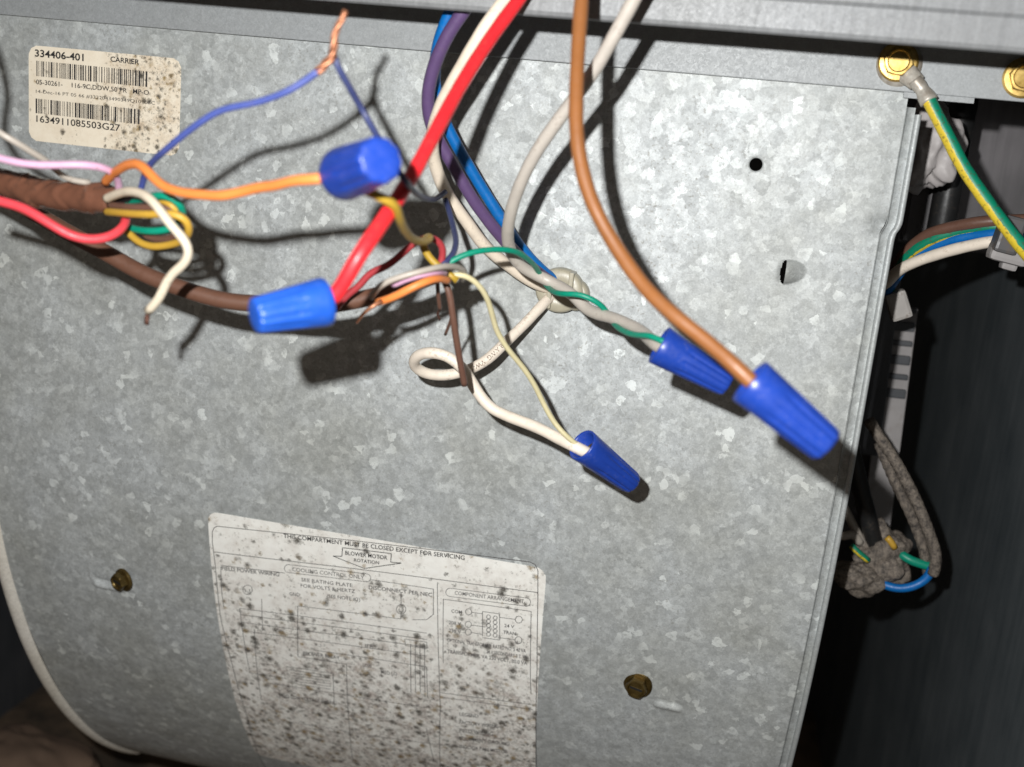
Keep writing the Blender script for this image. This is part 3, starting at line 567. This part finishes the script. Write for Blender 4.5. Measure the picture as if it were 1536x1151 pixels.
wire('blue_wire', 'thick bright blue wire hugging the right side of the purple one', [(715, -50, 42), (690, -10, 42), (667, 38, 40), (655, 80, 37), (652, 125, 33), (662, 170, 29), (685, 218, 25), (719, 276, 20), (752, 328, 16), (785, 376, 11), (820, 412, 6), (848, 430, 1), (853, 436, -5)], 1.85, M_blue, THICK)
wire('grey_wire', 'thick pale grey wire bending down to twist with a thin green one', [(975, -45, 82), (955, -8, 80), (918, 60, 77), (890, 108, 74), (845, 170, 70), (806, 226, 66), (778, 282, 61), (763, 335, 54), (764, 372, 46), (782, 400, 40), (824, 422, 36), (856, 440, 40), (882, 465, 44), (922, 478, 52), (960, 496, 62), (985, 518, 74), (1000, 526, 78)], 1.75, M_grey, THICK)
wire('brown_wire', 'thick orange-brown wire sweeping down into the right-hand wire nut', [(876, -50, 88), (873, -10, 90), (868, 62, 94), (865, 125, 98), (865, 200, 102), (874, 258, 104), (892, 312, 106), (925, 372, 108), (968, 432, 112), (1010, 472, 116), (1060, 512, 119), (1098, 545, 122), (1122, 568, 123), (1135, 580, 124)], 1.72, M_orangebrown, THICK)
wire('looped_white_wire', 'thick white printed wire looping out of the bushing to the lowest wire nut', [(846, 428, -6), (822, 449, 6), (787, 486, 13), (760, 512, 18), (729, 541, 23), (700, 556, 26), (668, 563, 29), (640, 561, 32), (620, 548, 36), (627, 533, 40), (648, 529, 42), (674, 536, 42), (697, 556, 41), (712, 582, 40), (735, 611, 40), (768, 627, 41), (805, 641, 43), (838, 658, 46), (868, 673, 49), (888, 683, 47)], 1.75, M_white, THICK)
# thin conductors of the right bunch
wire('thin_green_wire', 'thin green wire arching right and winding round the grey wire', [(655, 420, 74), (668, 398, 72), (700, 381, 70), (732, 375, 66), (768, 376, 60), (793, 390, 50), (808, 408, 38), (818, 426, 34), (840, 441, 48), (870, 442, 51), (900, 456, 50), (915, 476, 47), (925, 490, 56), (950, 502, 68), (980, 505, 76), (1000, 515, 78)], .82, M_green, THIN)
wire('thin_cream_wire', 'thin pale yellow wire hanging down to join the looped white wire', [(660, 418, 76), (688, 411, 76), (710, 420, 74), (727, 440, 71), (737, 467, 67), (745, 496, 63), (762, 524, 60), (785, 552, 56), (802, 578, 53), (815, 605, 51), (830, 632, 50), (849, 654, 50), (872, 672, 48), (885, 680, 46)], .78, M_palecream, THIN)
wire('thin_brown_wire', 'thin brown wire hanging straight down from the cable end', [(660, 410, 74), (672, 432, 74), (680, 480, 72), (688, 530, 68), (697, 578, 64)], .95, M_brown, THIN)
wire('short_brown_wire', 'short frayed brown wire stub beside the hanging brown wire', [(656, 415, 72), (657, 440, 68), (660, 465, 64)], .6, M_brown, THIN, end=([(660, 464, 64), (655, 472, 63), (660, 480, 62)], .3, M_oldcopper, 'copper_strand'))
wire('brown_wire_branch', 'tiny brown wire end curling behind the hanging brown wire', [(679, 468, 70), (675, 484, 66), (668, 502, 62)], .45, M_brown, THIN)
wire('mustard_wire', 'thin mustard wire kinked into a small hook under the upper wire nut', [(512, 266, 134), (545, 284, 133), (570, 296, 131), (590, 304, 129), (598, 324, 124), (608, 346, 112), (622, 360, 99), (640, 362, 88), (646, 357, 84), (640, 356, 80), (633, 366, 78), (637, 378, 78), (648, 392, 77), (666, 407, 77), (686, 421, 76)], 1.05, M_mustard, THIN)
wire('thin_red_wire', 'thin dull red wire curling in a loop above the cable end', [(505, 462, 84), (522, 441, 84), (540, 430, 84), (552, 411, 84), (580, 400, 84), (603, 381, 82), (618, 366, 80), (632, 357, 78), (650, 357, 76), (664, 367, 74), (666, 382, 73), (658, 400, 73), (655, 415, 73)], .95, M_thinred, THIN)
wire('thin_grey_wire', 'thin grey wire folded back along the brown cable', [(556, 447, 92), (572, 427, 94), (602, 415, 94), (636, 406, 92), (662, 400, 88), (686, 401, 80), (698, 408, 74), (694, 420, 70)], .80, M_dirtywhite, THIN)
wire('pinkish_wire', 'short pale pink wire lying beside the folded grey wire', [(590, 428, 90), (622, 415, 92), (652, 409, 88), (668, 410, 80)], .8, M_pink, THIN)
wire('folded_orange_wire', 'thin orange wire with bare copper tip folded back along the cable', [(566, 454, 92), (590, 446, 94), (627, 427, 94), (652, 418, 90), (672, 421, 82)], 1.0, M_orange, THIN, start=([(572, 452, 94), (560, 459, 96), (550, 466, 96), (541, 476, 95), (535, 485, 93)], .62, M_copper, 'copper_strand', lambda t, a: 1 - .5 * t))
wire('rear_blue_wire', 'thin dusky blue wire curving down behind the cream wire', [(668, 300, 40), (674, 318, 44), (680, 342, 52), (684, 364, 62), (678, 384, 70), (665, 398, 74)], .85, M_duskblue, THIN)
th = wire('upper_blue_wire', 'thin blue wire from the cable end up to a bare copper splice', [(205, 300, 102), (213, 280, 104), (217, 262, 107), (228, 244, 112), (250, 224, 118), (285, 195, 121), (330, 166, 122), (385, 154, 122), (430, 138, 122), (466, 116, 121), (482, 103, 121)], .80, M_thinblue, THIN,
          )
def strands(P, n, off, r, turns, m, parent, taper=True):
    P = np.asarray(P); T, U, V = frames(P); N_ = len(P)
    for k in range(n):
        Q = []
        for i in range(N_):
            t = i / (N_ - 1); a = 2 * PI * (k / n + turns * t); o_ = off / 1000 * ((1 - .45 * t) if taper else 1); Q.append(P[i] + o_ * (math.cos(a) * U[i] + math.sin(a) * V[i]))
        tube('copper_strand', np.array(Q), r, m, parent, 8, lambda t, a: 1 - .35 * t)
strands(spline(W((476, 109, 121), (486, 98, 121), (499, 85, 121), (501, 66, 121), (503, 47, 121), (511, 33, 121), (519, 16, 121)), .0006), 3, .48, .66, 1.7, M_copper, th)
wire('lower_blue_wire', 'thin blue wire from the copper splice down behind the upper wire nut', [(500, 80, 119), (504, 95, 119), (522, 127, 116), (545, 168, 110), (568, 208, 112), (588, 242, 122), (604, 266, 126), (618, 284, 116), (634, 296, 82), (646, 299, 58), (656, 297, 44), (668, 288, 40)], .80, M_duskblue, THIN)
# conductors of the left bunch
wire('orange_wire', 'thin orange wire arching from the taped cable to the upper wire nut', [(158, 273, 104), (168, 262, 108), (178, 255, 112), (192, 247, 116), (210, 247, 119), (224, 260, 121), (242, 278, 123), (268, 288, 125), (300, 292, 127), (332, 294, 129), (362, 288, 130), (390, 281, 132), (412, 279, 134), (440, 271, 137), (482, 268, 138), (512, 262, 136), (526, 257, 139)], 1.15, M_orange, THIN)
wire('curling_red_wire', 'thin pinkish red wire curling round under the taped cable end', [(-40, 290, 122), (-8, 300, 121), (35, 312, 120), (75, 336, 119), (110, 355, 117), (142, 360, 114), (170, 353, 111), (187, 338, 107), (189, 322, 103), (178, 308, 100)], 1.15, M_brightred, THIN)
wire('short_white_wire', 'thin white wire bending down to a tarnished cut end', [(160, 298, 104), (176, 291, 108), (195, 287, 112), (218, 293, 116), (238, 313, 119), (258, 340, 120), (278, 361, 120), (286, 378, 119), (276, 397, 118), (256, 412, 117), (246, 432, 116), (236, 453, 115), (222, 467, 114)], 1.1, M_thinwhite, THIN, end=([(224, 465, 114), (219, 473, 114), (223, 479, 114), (220, 487, 114)], .55, M_oldcopper, 'copper_strand', lambda t, a: 1 + .3 * math.sin(3 * a + t * 30)))
wire('pink_wire', 'thin pale pink wire lying over the taped cable at left', [(-40, 230, 124), (-5, 236, 123), (25, 244, 122), (62, 248, 120), (112, 247, 117), (145, 249, 114), (166, 256, 110), (177, 268, 106), (179, 290, 102)], .92, M_pink, THIN)
wire('dingy_white_wire', 'thin dingy white wire entering from the left edge above the pink one', [(-70, -10, 118), (-52, 40, 118), (-42, 90, 118), (-48, 140, 118), (-30, 176, 118), (0, 200, 118), (25, 214, 116), (50, 230, 112), (72, 243, 108), (88, 260, 104), (106, 271, 101), (135, 274, 98)], .80, M_dirtywhite, THIN)
wire('green_loop_wire', 'thin green wire looped back at the taped cable end', [(190, 305, 100), (215, 298, 106), (236, 294, 110), (254, 294, 111), (268, 304, 110), (275, 318, 107), (270, 334, 104), (252, 345, 103), (230, 347, 103), (205, 345, 101), (190, 340, 98)], .92, M_green, THIN)
wire('yellow_loop_wire', 'thin yellow wire looped out from the taped cable end', [(160, 318, 103), (175, 319, 107), (200, 321, 111), (232, 322, 114), (262, 321, 115), (280, 328, 114), (284, 345, 112), (276, 360, 108), (252, 368, 105), (225, 370, 103), (203, 360, 101), (190, 346, 99)], .95, M_yellow, THIN)
wire('brown_loop_wire', 'thin brown wire looped above the yellow one at the taped cable end', [(165, 308, 102), (190, 311, 106), (215, 312, 108), (250, 312, 109), (272, 318, 108), (276, 338, 105), (262, 356, 102), (236, 360, 100), (214, 352, 98)], .95, M_brown, THIN)
wire('black_loop_wire', 'thin black wire looped lowest at the taped cable end', [(165, 300, 100), (190, 299, 102), (216, 300, 104), (242, 308, 106), (272, 330, 106), (274, 355, 104), (258, 371, 102), (234, 374, 101), (212, 361, 100), (198, 342, 98)], .85, M_black, THIN)
wire('small_yellow_wire', 'tiny yellow wire end peeking out between the loops', [(232, 304, 106), (248, 303, 109), (262, 310, 110), (268, 320, 108)], .7, M_yellow, THIN)
# the two brown cables
def tape_rf(t, a):
    b_ = min(1, max(0, (t - .42) / .06)); w_ = (t * 6.2 + a / (2 * PI) + .16 * math.sin(a * 2 + 7 * t) + .07 * math.sin(3 * a - 19 * t)) % 1.0
    e_ = w_ ** 1.5 if w_ < .93 else (1 - w_) / .07                                # each turn of tape thickens to its free edge
    k = 1 + b_ * .13 * (e_ - .45) + .035 * math.sin(t * 17 + 2 * a) + .022 * math.sin(t * 41 - 3 * a) + .015 * math.sin(t * 90 + 5 * a)
    return k * (.95 + .06 * b_) * (1 - .20 * max(0, (t - .92) / .08) ** 2)
P = spline(W((-60, 255, 84), (-10, 270, 88), (35, 282, 91), (75, 292, 93), (110, 295, 95), (142, 297, 97), (172, 301, 99)), .0008)
taped = empty('taped_cable', P[0], 'fat brown cable end wrapped in crinkled shiny brown tape at left', 'cable')
tube('tape_wrap', P, 3.95, M_tape, taped, 44, tape_rf)
P = spline(W((-60, 262, 70), (0, 292, 74), (60, 325, 78), (110, 353, 80), (157, 379, 80), (225, 415, 80), (287, 438, 80), (345, 452, 79), (400, 457, 78), (470, 460, 77), (530, 452, 76), (590, 436, 75), (640, 418, 74), (668, 408, 73)))
cab = empty('brown_cable', P[0], 'long brown jacketed cable sagging behind the lower left wire nut', 'cable')
tube('jacket', P, 2.35, M_jacket, cab, 20, lambda t, a: 1 + .03 * math.sin(t * 40 + a))
P2 = spline(W((662, 409, 73), (668, 407, 73), (674, 405, 73)), .0005); tube('jacket_end', P2, 2.5, M_jacket, cab, 20)

# print on the looped white wire
def wire_print(pts, body, r, start, size, side):
    P = spline(W(*pts)); T = np.gradient(P, axis=0); T /= np.linalg.norm(T, axis=1)[:, None]; Ls = np.concatenate([[0], np.cumsum(np.linalg.norm(np.diff(P, axis=0), axis=1))])
    v, f = text_geo(body, .0); out = []
    for x, y, _z0 in v:
        L_ = start + x * size; p = np.array([np.interp(L_, Ls, P[:, k]) for k in range(3)]); t = np.array([np.interp(L_, Ls, T[:, k]) for k in range(3)]); t /= np.linalg.norm(t)
        view = CAMN - t * np.dot(CAMN, t); view /= np.linalg.norm(view); b_ = np.cross(view, t) * side; an = (y - .35) * size / r
        out.append(p + (r + .00006) * (math.cos(an) * view + math.sin(an) * b_))
    return out, f
CAMN = np.array([0, -1.0, 0])
lw = [o for o in C.objects if o.name == 'looped_white_wire'][0]
LWP = [(822, 449, 6), (787, 486, 13), (760, 512, 18), (729, 541, 23), (700, 556, 26), (668, 563, 29), (640, 561, 32), (620, 548, 36)]
M_brownink = mat('brown_wire_print', plastic((.13, .09, .06), rough=.6, dirt=0))
v_, f_ = wire_print(LWP, '18 AWG  VW-1', .00175, .022, .0021, 1); mesh('wire_print', v_, f_, M_brownink, lw, False)

# ------------------------------------------------------------------ nylon bushing
bsh = empty('nylon_bushing', at(843, 432, 0), 'translucent beige nylon strain relief bushing where the wires pass through the sheet', 'bushing')
ctr = at(842, 434, 0)
def ringmesh(name, c, ro, ri, y0, y1, parent, ax=1.0, az=1.0):
    vs, fs = [], []; n = 40
    prof = [(ri, y0), (ri, y1 + .0008), (ri + .0006, y1), (ro - .0010, y1), (ro - .0003, y1 + .0005), (ro, y1 + .0014), (ro, y0)]
    for (r, y) in prof:
        for j in range(n): a = 2 * PI * j / n; vs.append((c[0] + r * ax * math.cos(a), y, c[2] + r * az * math.sin(a)))
    for i in range(len(prof) - 1):
        for j in range(n): fs.append((i * n + j, i * n + (j + 1) % n, (i + 1) * n + (j + 1) % n, (i + 1) * n + j))
    return mesh(name, vs, fs, M_nylon, parent)
ringmesh('bushing_collar', ctr, .0080, .0018, .001, -.0056, bsh, 1.0, .92)
c2 = at(866, 442, 0); ringmesh('bushing_latch', c2, .0046, .0014, .001, -.0046, bsh, .95, 1.1)
bm = bmesh.new(); box(bm, at(826, 441, 4), (.0016, .007, .009)); box(bm, at(858, 424, 4), (.0016, .007, .007)); bmobj('bushing_rib', bm, M_nylon, bsh, bevel=.0004)

# ------------------------------------------------------------------ blue wire nuts
def wire_nut(label, O, T, R0, R1, m, roll=0.0):
    o = at(*O); t = at(*T); ax = t - o; Ln = np.linalg.norm(ax); ax /= Ln; u = np.cross(ax, [.3, .2, 1]); u /= np.linalg.norm(u); v = np.cross(ax, u); n = 96
    th = empty('wire_nut', o, label, 'wire nut', 'blue wire nuts')
    prof = [(.42, .30), (.30, .55), (.02, .83), (-.004, .90), (0.0, .965), (.012, 1.0), (.10, 1.0), (.24, 1.0), (.32, 1.0), (.36, 1.0), (.42, 1.0), (.55, 1.0), (.70, 1.0), (.84, 1.0), (.93, 1.0), (.965, .985), (.99, .93), (1.0, .84), (1.0, .35)]
    vs, fs = [], []
    for k, (f, q) in enumerate(prof):
        R = (R0 + (R1 - R0) * max(0, f)) * q / 1000; fl = min(1, max(0, (f - .30) / .12)) if k > 5 else 0
        fl *= 1 if f < .975 else max(0, 1 - (f - .975) / .03)
        for j in range(n):
            a = 2 * PI * j / n; g = max(0.0, math.cos(10 * a)) ** 2.2
            wng = .06 * max(0, math.cos(2 * a)) ** 8 * (1 - abs(f - .25) / .5 if 0 < f < .7 else 0) * 0
            rr = R * (1 - .105 * fl * g + wng)
            vs.append(o + ax * f * Ln + rr * (math.cos(a + roll) * u + math.sin(a + roll) * v))
    for i in range(len(prof) - 1):
        for j in range(n): fs.append((i * n + j, i * n + (j + 1) % n, (i + 1) * n + (j + 1) % n, (i + 1) * n + j))
    fs.append(tuple((len(prof) - 1) * n + j for j in range(n)))
    mesh('cap_shell', vs, fs, m, th)
    P = []
    for i in range(70):
        a = i * .55; rr = R0 * (.62 - .25 * i / 70) / 1000; P.append(o + ax * Ln * (.16 + .30 * i / 70) + rr * (math.cos(a) * u + math.sin(a) * v))
    tube('spring_coil', np.array(P), .32, M_brass, th, 6)
    return th
wire_nut('blurred bright blue wire nut at the lower end of the red wire', (488, 453, 133.5), (381, 474, 145), 5.4, 3.8, M_nutbright)
wire_nut('blue wire nut facing the viewer at the end of the orange wire', (516, 261, 135.5), (572, 240, 150), 5.6, 4.6, M_nut)
wire_nut('blue wire nut on the twisted grey and green wires, half behind the brown wire', (988, 517, 78), (1092, 577, 76), 5.3, 3.4, M_nut, .2)
wire_nut('largest blue wire nut at the end of the thick orange-brown wire', (1124, 571, 122), (1242, 670, 122), 5.4, 4.0, M_nut, .1)
wire_nut('lowest blue wire nut with ribbed sides holding the looped white wire', (873, 667, 50), (948, 725, 38), 5.0, 3.5, M_nut, .15)

# ------------------------------------------------------------------ ground wire with ring lug
P = spline(W((1390, 143, 8), (1397, 158, 8), (1419, 200, 9), (1443, 247, 10), (1473, 292, 11), (1509, 341, 12), (1537, 376, 12), (1580, 425, 10)))
def face_u(P, left):                                                  # angle on a tube that looks at the viewer, turned to its left side
    T, U, V = frames(P); i = len(P) // 2; d = np.array([-.80 * left, -.60, -.55 * left]); return (math.atan2(d @ V[i], d @ U[i]) / (2 * PI)) % 1.0
M_gy = mat('green_yellow_insulation', greenyellow(face_u(P, 1), .12))
gw = empty('ground_wire', P[0], 'green and yellow striped ground wire hanging from a ring lug under the rail screw', 'ground wire')
tube('insulation', P, 2.0, M_gy, gw, 18)
tube('crimp_barrel', spline(W((1372, 120, 6.5), (1384, 136, 7), (1394, 153, 8)), .0006), 2.5, M_tin, gw, 16, lambda t, a: (.82 + .25 * t) * (1 - .16 * math.exp(-((t - .5) / .16) ** 2)))
b0 = at(1349, 96, 3.4); vs, fs = [], []; n = 32
for (r, y) in ((.0036, -.0004), (.0066, -.0004), (.0066, .0008)):
    for j in range(n): a = 2 * PI * j / n; vs.append((b0[0] + r * math.cos(a), b0[1] + y + .0004, b0[2] + r * math.sin(a)))
for i in range(2):
    for j in range(n): fs.append((i * n + j, i * n + (j + 1) % n, (i + 1) * n + (j + 1) % n, (i + 1) * n + j))
mesh('ring_lug', vs, fs, M_tin, gw)
pA, pB = at(1356, 106, 3.6), at(1376, 125, 6.5); tube('lug_neck', spline([pA, pB], .0006), 3.0, M_tin, gw, 12, lambda t, a: 1.1 - .25 * t, flat=.45)

# ------------------------------------------------------------------ things in the gap at the right
BK = 'wires in the gap behind the housing'
wire('bundled_brown_wire', 'brown wire topmost of the tied bundle in the right gap', [(1335, 425, -60), (1352, 386, -52), (1390, 353, -45), (1427, 341, -40), (1484, 332, -34), (1545, 330, -32)], 2.0, M_brown, BK)
wire('bundled_striped_wire', 'green and yellow wire second from top in the tied bundle', [(1330, 435, -62), (1354, 392, -52), (1389, 364, -45), (1440, 346, -40), (1496, 340, -34), (1550, 342, -32)], 2.05, M_gy2, BK)
wire('bundled_blue_wire', 'blue wire third from top in the tied bundle', [(1328, 440, -60), (1368, 388, -50), (1414, 364, -43), (1464, 353, -37), (1505, 351, -32), (1550, 356, -32)], 1.9, M_blue, BK)
wire('bundled_white_wire', 'white wire lowest of the tied bundle in the right gap', [(1325, 432, -60), (1352, 403, -49), (1402, 383, -42), (1454, 369, -36), (1505, 361, -31), (1550, 366, -32)], 2.0, M_white, BK)
clip = empty('cable_clip', at(1508, 385, -25), 'whitish plastic cable clip holding the bundle in the right gap', 'cable clip')
bm = bmesh.new(); box(bm, at(1512, 352, -24), (.0070, .009, .012), Matrix.Rotation(.15, 4, 'Y')); bmobj('clip_band', bm, M_gapgrey, clip, bevel=.001)
bm = bmesh.new(); box(bm, at(1512, 381, -26), (.012, .008, .006), Matrix.Rotation(.15, 4, 'Y')); bmobj('clip_head', bm, M_paper, clip, bevel=.0015)
bm = bmesh.new(); box(bm, at(1514, 394, -27), (.005, .005, .005), Matrix.Rotation(.15, 4, 'Y')); bmobj('clip_tail', bm, M_paper, clip, bevel=.001)
con = empty('white_connector', at(1346, 458, -60), 'small off-white plug hanging just right of the sheet edge', 'connector')
bm = bmesh.new(); box(bm, at(1347, 458, -60), (.0075, .007, .0105), Matrix.Rotation(-.45, 4, 'Y')); bmobj('plug_body', bm, M_dull, con, bevel=.0012)
tube('plug_lead', spline(W((1346, 452, -60), (1334, 436, -62), (1338, 420, -64))), 1.4, M_green, con)
def crumple(name, label, cat, c, dims, m, amp, seed, sub=4):
    bm = bmesh.new(); bmesh.ops.create_icosphere(bm, subdivisions=sub, radius=1); r = np.random.default_rng(seed); K = r.normal(size=(14, 3)) * 4; ph = r.uniform(0, 6, 14)
    for v in bm.verts:
        p = np.array(v.co); d = sum(math.sin(K[i] @ p + ph[i]) for i in range(14)) / 14 + .25 * sum(math.sin(3.4 * (K[i] @ p) + ph[i]) for i in range(14)) / 14
        v.co = Vector((np.array(c) + p * np.array(dims) * (1 + amp * d)).tolist())
    return tag(bmobj(name, bm, m, smooth=True), label, cat)
crumple('foil_wrap', 'crumpled greyish foil wrap glinting behind the sheet top corner', 'foil', at(1386, 224, -64), (.0130, .008, .0150), M_foil, .6, 3, 5)
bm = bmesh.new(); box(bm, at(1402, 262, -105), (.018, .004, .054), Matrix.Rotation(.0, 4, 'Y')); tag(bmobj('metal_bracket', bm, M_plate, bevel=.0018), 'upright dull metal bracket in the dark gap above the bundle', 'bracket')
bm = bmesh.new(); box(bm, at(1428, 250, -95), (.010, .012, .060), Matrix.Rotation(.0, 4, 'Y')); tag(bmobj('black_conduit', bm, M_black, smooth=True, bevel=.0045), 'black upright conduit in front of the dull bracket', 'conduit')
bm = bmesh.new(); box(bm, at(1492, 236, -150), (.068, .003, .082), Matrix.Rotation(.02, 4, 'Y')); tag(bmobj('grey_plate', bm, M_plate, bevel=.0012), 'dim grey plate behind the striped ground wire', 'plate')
card = empty('card_strip', at(1325, 690, -120), 'pale grey card strip with dark slots standing in the right gap', 'card strip')
Rt = Matrix.Rotation(-.05, 4, 'Y')
bm = bmesh.new(); box(bm, at(1331, 655, -120), (.0115, .0016, .112), Rt); bmobj('card_face', bm, M_paper, card, bevel=.0004)
bm = bmesh.new(); box(bm, at(1302, 640, -128), (.0130, .0016, .100), Rt); bmobj('card_flap', bm, M_gapgrey, card, bevel=.0004)
for k in range(6):
    bm = bmesh.new(); box(bm, at(1330 - k * 3.2, 462 + k * 25, -118), (.024, .0024, .0022 + .0016 * (k % 2)), Matrix.Rotation(-.03, 4, 'Y')); bmobj('card_slot', bm, M_back, card, bevel=.0005)
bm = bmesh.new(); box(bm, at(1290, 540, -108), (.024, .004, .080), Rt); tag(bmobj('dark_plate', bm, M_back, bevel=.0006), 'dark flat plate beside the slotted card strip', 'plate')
sl = empty('braided_cable', at(1305, 630, -60), 'grimy braided grey cable bowing down through the right gap', 'cable')
tube('sleeve', spline(W((1303, 630, -66), (1322, 660, -66), (1345, 695, -66), (1370, 742, -66), (1392, 795, -66), (1404, 835, -67), (1400, 862, -68))), 2.15, M_sleeve, sl, 18, lambda t, a: 1 + .07 * math.sin(6 * a + t * 220))
tube('sleeve', spline(W((1318, 664, -72), (1342, 722, -72), (1366, 772, -72), (1384, 820, -73), (1392, 862, -74))), 2.0, M_sleeve, sl, 18, lambda t, a: 1 + .07 * math.sin(6 * a + t * 220))
wire('loop_blue_wire', 'blue wire looping from the braided cable to the dusty plug', [(1398, 852, -70), (1392, 866, -70), (1372, 879, -70), (1345, 883, -70), (1318, 874, -72)], 1.7, M_blue, BK)
wire('loop_green_wire', 'short green wire joining the braided cable to the dusty plug', [(1396, 850, -72), (1378, 845, -72), (1360, 838, -72), (1350, 830, -74)], 1.8, M_green, BK)
crumple('dusty_plug', 'dust-caked brownish plug with wires at the bottom of the right gap', 'plug', at(1322, 838, -78), (.0105, .008, .0125), M_sleeve, .6, 8, 5)
crumple('dusty_wire_joint', 'lower lump of dusty wire joint near the sheet edge', 'wire joint', at(1288, 866, -74), (.0105, .007, .006), M_sleeve, .6, 5, 5)
wire('black_cable', 'fat black cable dropping behind the sheet edge to the dusty plug', [(1262, 600, -70), (1278, 680, -72), (1293, 740, -74), (1308, 800, -76), (1316, 822, -78)], 3.4, M_black, BK, 'cable')
wire('thin_white_lead', 'dull white wire by the sheet edge above the dusty plug', [(1240, 790, -72), (1262, 806, -72), (1280, 800, -74), (1290, 815, -76)], 1.7, M_dirtywhite, BK)
wire('second_white_lead', 'greyish wire dropping into the dusty plug', [(1255, 740, -76), (1278, 785, -76), (1296, 820, -78)], 1.7, M_dirtywhite, BK)
wire('tiny_yellow_lead', 'tiny yellow wire on top of the dusty plug', [(1330, 806, -70), (1337, 812, -69), (1342, 822, -70)], 1.3, M_yellow, BK)
wire('yellow_green_lead', 'short yellow-green wire crossing the dusty plug', [(1276, 818, -68), (1288, 830, -67), (1302, 841, -68)], 1.3, M_gy2, BK)

M_dust = mat('brown_dust_felt', plastic((.17, .115, .08), rough=.95, dirt=.6, scale=60))
crumple('dust_clump', 'brown dust and lint debris lying below the housing at bottom left', 'debris', at(5, 1150, -150), (.050, .03, .020), M_dust, .6, 12, 5)
